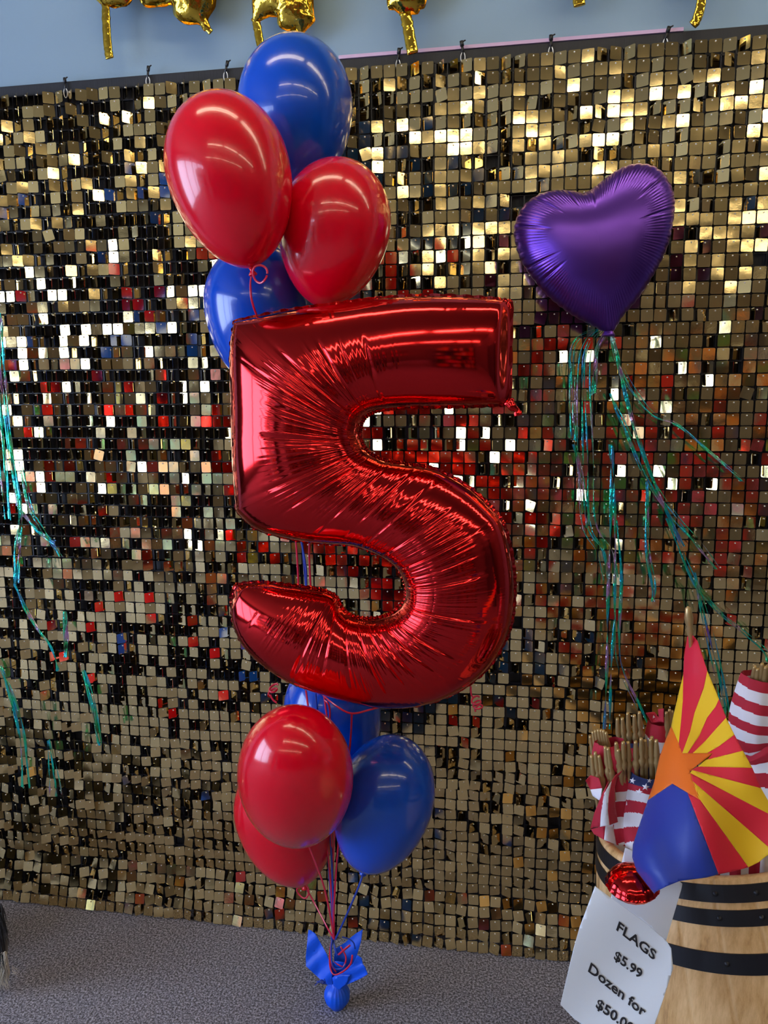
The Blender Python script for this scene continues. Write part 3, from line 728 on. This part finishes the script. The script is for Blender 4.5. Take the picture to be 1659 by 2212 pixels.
# right bundle
Y5 = -.55
b5 = empty('flag_bundle', P(1650,1890,Y5), 'tall striped flag bundle at the right edge, tied at its waist', 'flags', FG)
g = G(); roll_tube(g, [(1654,1462,48),(1646,1505,54),(1638,1550,57),(1634,1590,52),(1646,1618,42),(1658,1660,52),(1668,1740,60),(1668,1830,62),(1664,1900,56)], Y5, bands_px(17), 5, .03, tilt_=.012); g.build('rolled_cloth', CM, b5)
g = G(); roll_tube(g, [(1628,1602,34),(1640,1612,46),(1650,1624,44)], Y5-.004, [(1,0)], 3, .03); g.build('cloth_tie', CM, b5)
for i, (x, y) in enumerate([(1440,325),(1465,345),(1500,305),(1530,330),(1500,370),(1560,300),(1590,330)]): stick(b5, zf(x,y), zf(x-60,y+500), Y5-.018-.004*(i % 4), .0056, Y5+.01)
# folds of striped cloth behind the rim
b6 = empty('flag_bundle', P(1600,1900,-.66), 'pleated red and white striped cloth just inside the barrel rim', 'flags', FG)
g = G(); roll_tube(g, [(1590,1760,86),(1592,1830,84),(1592,1885,78),(1592,1915,70)], -.60, [(0, k % 2) for k in range(26)], 9, .05, ang=True); g.build('pleated_cloth', CM, b6)

# ------------------------------------------------------------------ big sunburst flag
az_r = mat('flag_red', (.66,.006,.035), .6, sheen=.04); az_y = mat('flag_yellow', (.82,.52,.008), .6, sheen=.04); az_o = mat('flag_copper', (.78,.15,.003), .6, sheen=.04); az_b = mat('flag_blue', (.006,.03,.30), .5, sheen=.1)
for mm in (az_r, az_y, az_o, az_b, cloth_r, cloth_w, cloth_n): bump(mm, 900, .15, .0005, detail=1); bump(mm, 14, .25, .006, detail=1)
az = empty('state_flag', P(1488,1420,-.66), 'large sunburst flag with copper star, red and yellow rays and blue half', 'flag')
LE = [(85,905),(200,880),(400,870),(800,775),(1060,680),(1360,600),(1600,520),(1750,470),(1850,465),(1960,500),(2090,600),(2140,640)]
def azY(x, y):
    X = (x-1240)*3.687; Yp = (y-1350)*3.687
    le = float(np.interp(Yp, [a for a,_ in LE], [b for _,b in LE])); w = max(0, X-le)
    base = -.655-.235*(Yp-85)/1900 - .02*math.sin(min(1,(Yp-85)/2000)*PI)
    return base + .045*math.exp(-w/90) + .010*math.sin(X*.006+Yp*.003) + .006*math.sin(X*.011-Yp*.004) + .00003*max(0,X-900)
def azf(x, y): return P(x, y, azY(x, y))
AZP = [([(775,805),(800,690),(870,395),(868,600),(850,800),(835,945)],1),
([(835,945),(850,800),(868,600),(872,395),(878,260),(885,200),(905,90),(925,80),(950,85),(985,130),(1062,365),(1035,500),(960,700),(925,850),(862,1022)],0),
([(862,1022),(925,850),(960,700),(1035,500),(1062,365),(1155,590),(1130,650),(1060,740),(1000,880),(905,1022)],1),
([(905,1022),(1000,880),(1060,740),(1130,650),(1155,590),(1212,740),(1130,830),(1050,920),(945,1022)],0),
([(945,1022),(1050,920),(1130,830),(1212,740),(1278,875),(1150,970),(1060,1022)],1),
([(1060,1022),(1150,970),(1278,875),(1345,1002),(1060,1075),(1105,1022)],0),
([(1050,1075),(1345,1002),(1418,1138),(985,1130)],1),([(985,1128),(1418,1138),(1488,1300),(945,1158),(920,1165)],0),
([(940,1156),(1488,1300),(1550,1410),(1600,1530),(1560,1510),(925,1180)],1),([(925,1180),(1560,1510),(1600,1530),(1640,1620),(1660,1740),(1620,1830),(945,1245)],0),
([(945,1245),(1620,1830),(1570,1825),(1540,1835),(1470,1890),(1388,1930),(990,1375)],1),([(1008,1398),(990,1375),(1388,1930),(1260,1965),(1150,1985),(905,1340),(950,1360)],0),
([(775,805),(835,945),(862,1022),(1105,1022),(920,1165),(1008,1398),(785,1265),(590,1395),(640,1250),(680,1060),(730,920)],2),
([(785,1265),(905,1338),(1150,1985),(1060,2010),(840,2040),(740,2080),(650,2125),(640,2140),(600,2090),(500,1960),(465,1850),(470,1750),(520,1600),(590,1395)],3)]
g = G()
for pts, mi in AZP: fill_poly(g, [zf(*p) for p in pts], azf, 7, mi)
o = g.build('flag_cloth', [az_r,az_y,az_o,az_b], az); solidify(o, .0008, 0)
g = G(); a = P(1486,1309,-.655); b = P(1493,1400,-.64); ax = (a-b).normalized(); r = .0055; Ln = (a-b).length
g.lathe([(r*.6,-.45),(r*.6,Ln-.055),(r*1.3,Ln-.045),(r*.8,Ln-.038),(r*1.2,Ln-.030),(r*1.3,Ln-.022),(r*.8,Ln-.004),(.0002,Ln)], b, ax, 16); g.build('stick', wood, az)

# ------------------------------------------------------------------ price sign sheets and small red foil balloon
paper = mat('white_paper', (.82,.87,.93), .7); bump(paper, 12, .3, .004, detail=2)
ink = mat('black_ink', (.015,.015,.02), .6)
def zs(x, y): return (1180+x/3.463, 1800+y/3.463)
def sheet(name, pts, fy, label):
    g = G(); fill_poly(g, [zs(*p) for p in pts], lambda x,y: P(x,y,fy(x,y)), 9); o = g.build(name, paper, loc=P(*zs(*pts[0]), fy(*zs(*pts[0])))); solidify(o, .0004, 0)
    setp(o, label, 'sign'); return o
fyb = lambda x,y: -.792-.0001*(y-1900)
sheet('paper_sheet', [(590,108),(700,150),(1000,362),(1018,378),(1010,420),(895,808),(780,700),(640,595),(480,490),(550,280)], fyb, 'blank white sheet tucked behind the price sign against the barrel')
fyf = lambda x,y: -.855-.00012*(y-1900)+.00002*(x-1212)+.004*math.sin((x+y)*.015)
sgn_ = sheet('price_sign', [(365,395),(480,480),(640,595),(780,700),(900,805),(935,860),(950,1010),(885,1210),(820,1410),(740,1600),(420,1540),(260,1425),(205,1385),(105,1280),(205,860),(250,700)], fyf, 'white paper price sign for flags leaning in front of the barrel')
def write(txt, p0, p1, cap):
    cu = bpy.data.curves.new('lettering', 'FONT'); cu.body = txt; cu.size = 1; cu.offset = .022; cu.resolution_u = 3
    to = bpy.data.objects.new('lettering', cu); COL.objects.link(to)
    dg = bpy.context.evaluated_depsgraph_get(); dg.update(); me = bpy.data.meshes.new_from_object(to.evaluated_get(dg))
    V = [v.co.copy() for v in me.vertices]; F = [tuple(p.vertices) for p in me.polygons]; bpy.data.objects.remove(to); bpy.data.curves.remove(cu); bpy.data.meshes.remove(me)
    xa = min(v.x for v in V); xb = max(v.x for v in V); out = []
    for v in V:
        f_ = (v.x-xa)/(xb-xa); X = p0[0]+(p1[0]-p0[0])*f_; Y = p0[1]+(p1[1]-p0[1])*f_
        up_ = v.y/.73*cap; X += up_*.33; Y -= up_*.95; q = zs(X, Y)
        out.append(P(*q, fyf(*q)-.0012))
    o = mesh('lettering', out, F, ink, sgn_); solidify(o, .0002)
write('FLAGS', (523,722), (806,950), 70); write('$5.99', (503,938), (704,1090), 68)
write('Dozen for', (312,1032), (730,1376), 72); write('$50.00', (368,1300), (640,1500), 72)
YR = -.835; rc = P(1366,1909,YR); pr = pxm(1366,1909,YR)
prof = [(.0005,-26*pr)]+[(54*pr*math.sin(a), -26*pr*math.cos(a)) for a in np.linspace(.15,PI/2-.08,10)]+[(57*pr,0),(56.9*pr,.0004)]+[(54*pr*math.cos(a), 35*pr*math.sin(a)) for a in np.linspace(.08,PI/2-.1,12)]+[(.0005,35*pr)]
g = G(); g.lathe(prof, rc, (-.06,-.1,1), 96, mod=lambda q,v: 1+.014*math.sin(q*17)*(1-abs(2*v-1))+.01*math.sin(q*41)*(1-abs(2*v-1)))
setp(g.build('small_foil_balloon', redfoil, loc=rc), 'small deflated red foil balloon resting on the white sheet at the barrel', 'balloon')

# ------------------------------------------------------------------ dog at the left edge, only its tail in view
furb = mat('black_fur', (.006,.006,.009), .6, sheen=.3); furw = mat('white_fur', (.62,.56,.46), .65, sheen=.3)
tb = Z0(6,2150,0); dog = empty('dog', (tb.x-.35, tb.y, 0), 'black dog with long white-tipped tail, sitting at the left edge', 'dog')
me = bpy.data.meshes.new('body'); ob = bpy.data.objects.new('body', me); COL.objects.link(ob); ob.parent = dog; me.materials.append(furb)
sk = [((-.02,0,.13),.10),((-.14,0,.22),.11),((-.26,0,.33),.10),((-.33,0,.43),.055),((-.38,0,.50),.06),((-.47,0,.48),.028),((-.27,.06,.20),.04),((-.28,.06,.03),.026),((-.27,-.06,.20),.04),((-.28,-.06,.03),.026),
 ((.0,.08,.08),.06),((-.12,.09,.03),.03),((.0,-.08,.08),.06),((-.12,-.09,.03),.03),((.08,0,.12),.03),((.20,0,.14),.022),((-.37,.045,.56),.018),((-.37,-.045,.56),.018)]
ed = [(0,1),(1,2),(2,3),(3,4),(4,5),(2,6),(6,7),(2,8),(8,9),(0,10),(10,11),(0,12),(12,13),(0,14),(14,15),(4,16),(4,17)]
me.from_pydata([p for p,_ in sk], ed, []); ob.modifiers.new('skin','SKIN'); me.skin_vertices[0].data[0].use_root = True
for i, (_, r) in enumerate(sk): me.skin_vertices[0].data[i].radius = (r, r)
sd = ob.modifiers.new('sub','SUBSURF'); sd.levels = 2; sd.render_levels = 2
def hairs(name, m_, n, rootf, tipf, r):
    rg = random.Random(len(name)+n); g = G()
    for _ in range(n):
        a = rootf(rg); b = tipf(rg, a); mid = (a+b)/2+Vector((rg.uniform(0,.005),rg.uniform(-.003,.003),rg.uniform(-.002,.004)))
        g.tube(catmull([a,mid,b],4), [r*(1-.85*k/8) for k in range(9)], 4)
    g.build(name, m_, dog)
Yt = tb.y
g = G(); g.tube(catmull([P(-95,1930,Yt),P(-45,1985,Yt),P(-22,2035,Yt),P(-22,2085,Yt),P(-20,2118,Yt)],6), [.045]*8+[.040]*8+[.030]*4+[.016]*5, 16); g.build('tail', furb, dog)
g = G(); g.tube(catmull([P(-22,2062,Yt),P(-6,2090,Yt),P(-2,2110,Yt),P(-22,2134,Yt)],6), [.020]*6+[.024]*6+[.016]*4+[.006]*3, 14); g.build('tail_tip', furw, dog)
hairs('black_tail_fur', furb, 900, lambda rg: P(rg.uniform(-85,6),rg.uniform(1950,2070),Yt+rg.uniform(-.02,.02)), lambda rg,a: a+Vector((rg.uniform(0,.014),rg.uniform(-.012,.004),rg.uniform(-.07,-.045))), .0018)
hairs('white_tail_tip', furw, 500, lambda rg: P(rg.uniform(-50,16),rg.uniform(2055,2085),Yt-.01+rg.uniform(-.012,.012)), lambda rg,a: (lambda q: Vector((q.x,q.y,max(q.z,.003))))(P(rg.uniform(-60,22),rg.uniform(2095,2140),Yt-.012+rg.uniform(-.01,.01))), .0013)
hairs('tail_wisps', furw, 12, lambda rg: P(26,rg.uniform(2085,2105),Yt-.012), lambda rg,a: P(rg.uniform(32,44),rg.uniform(2096,2112),Yt-.012), .0005)
for o in list(S.objects):
    if '_w' in o: del o['_w']
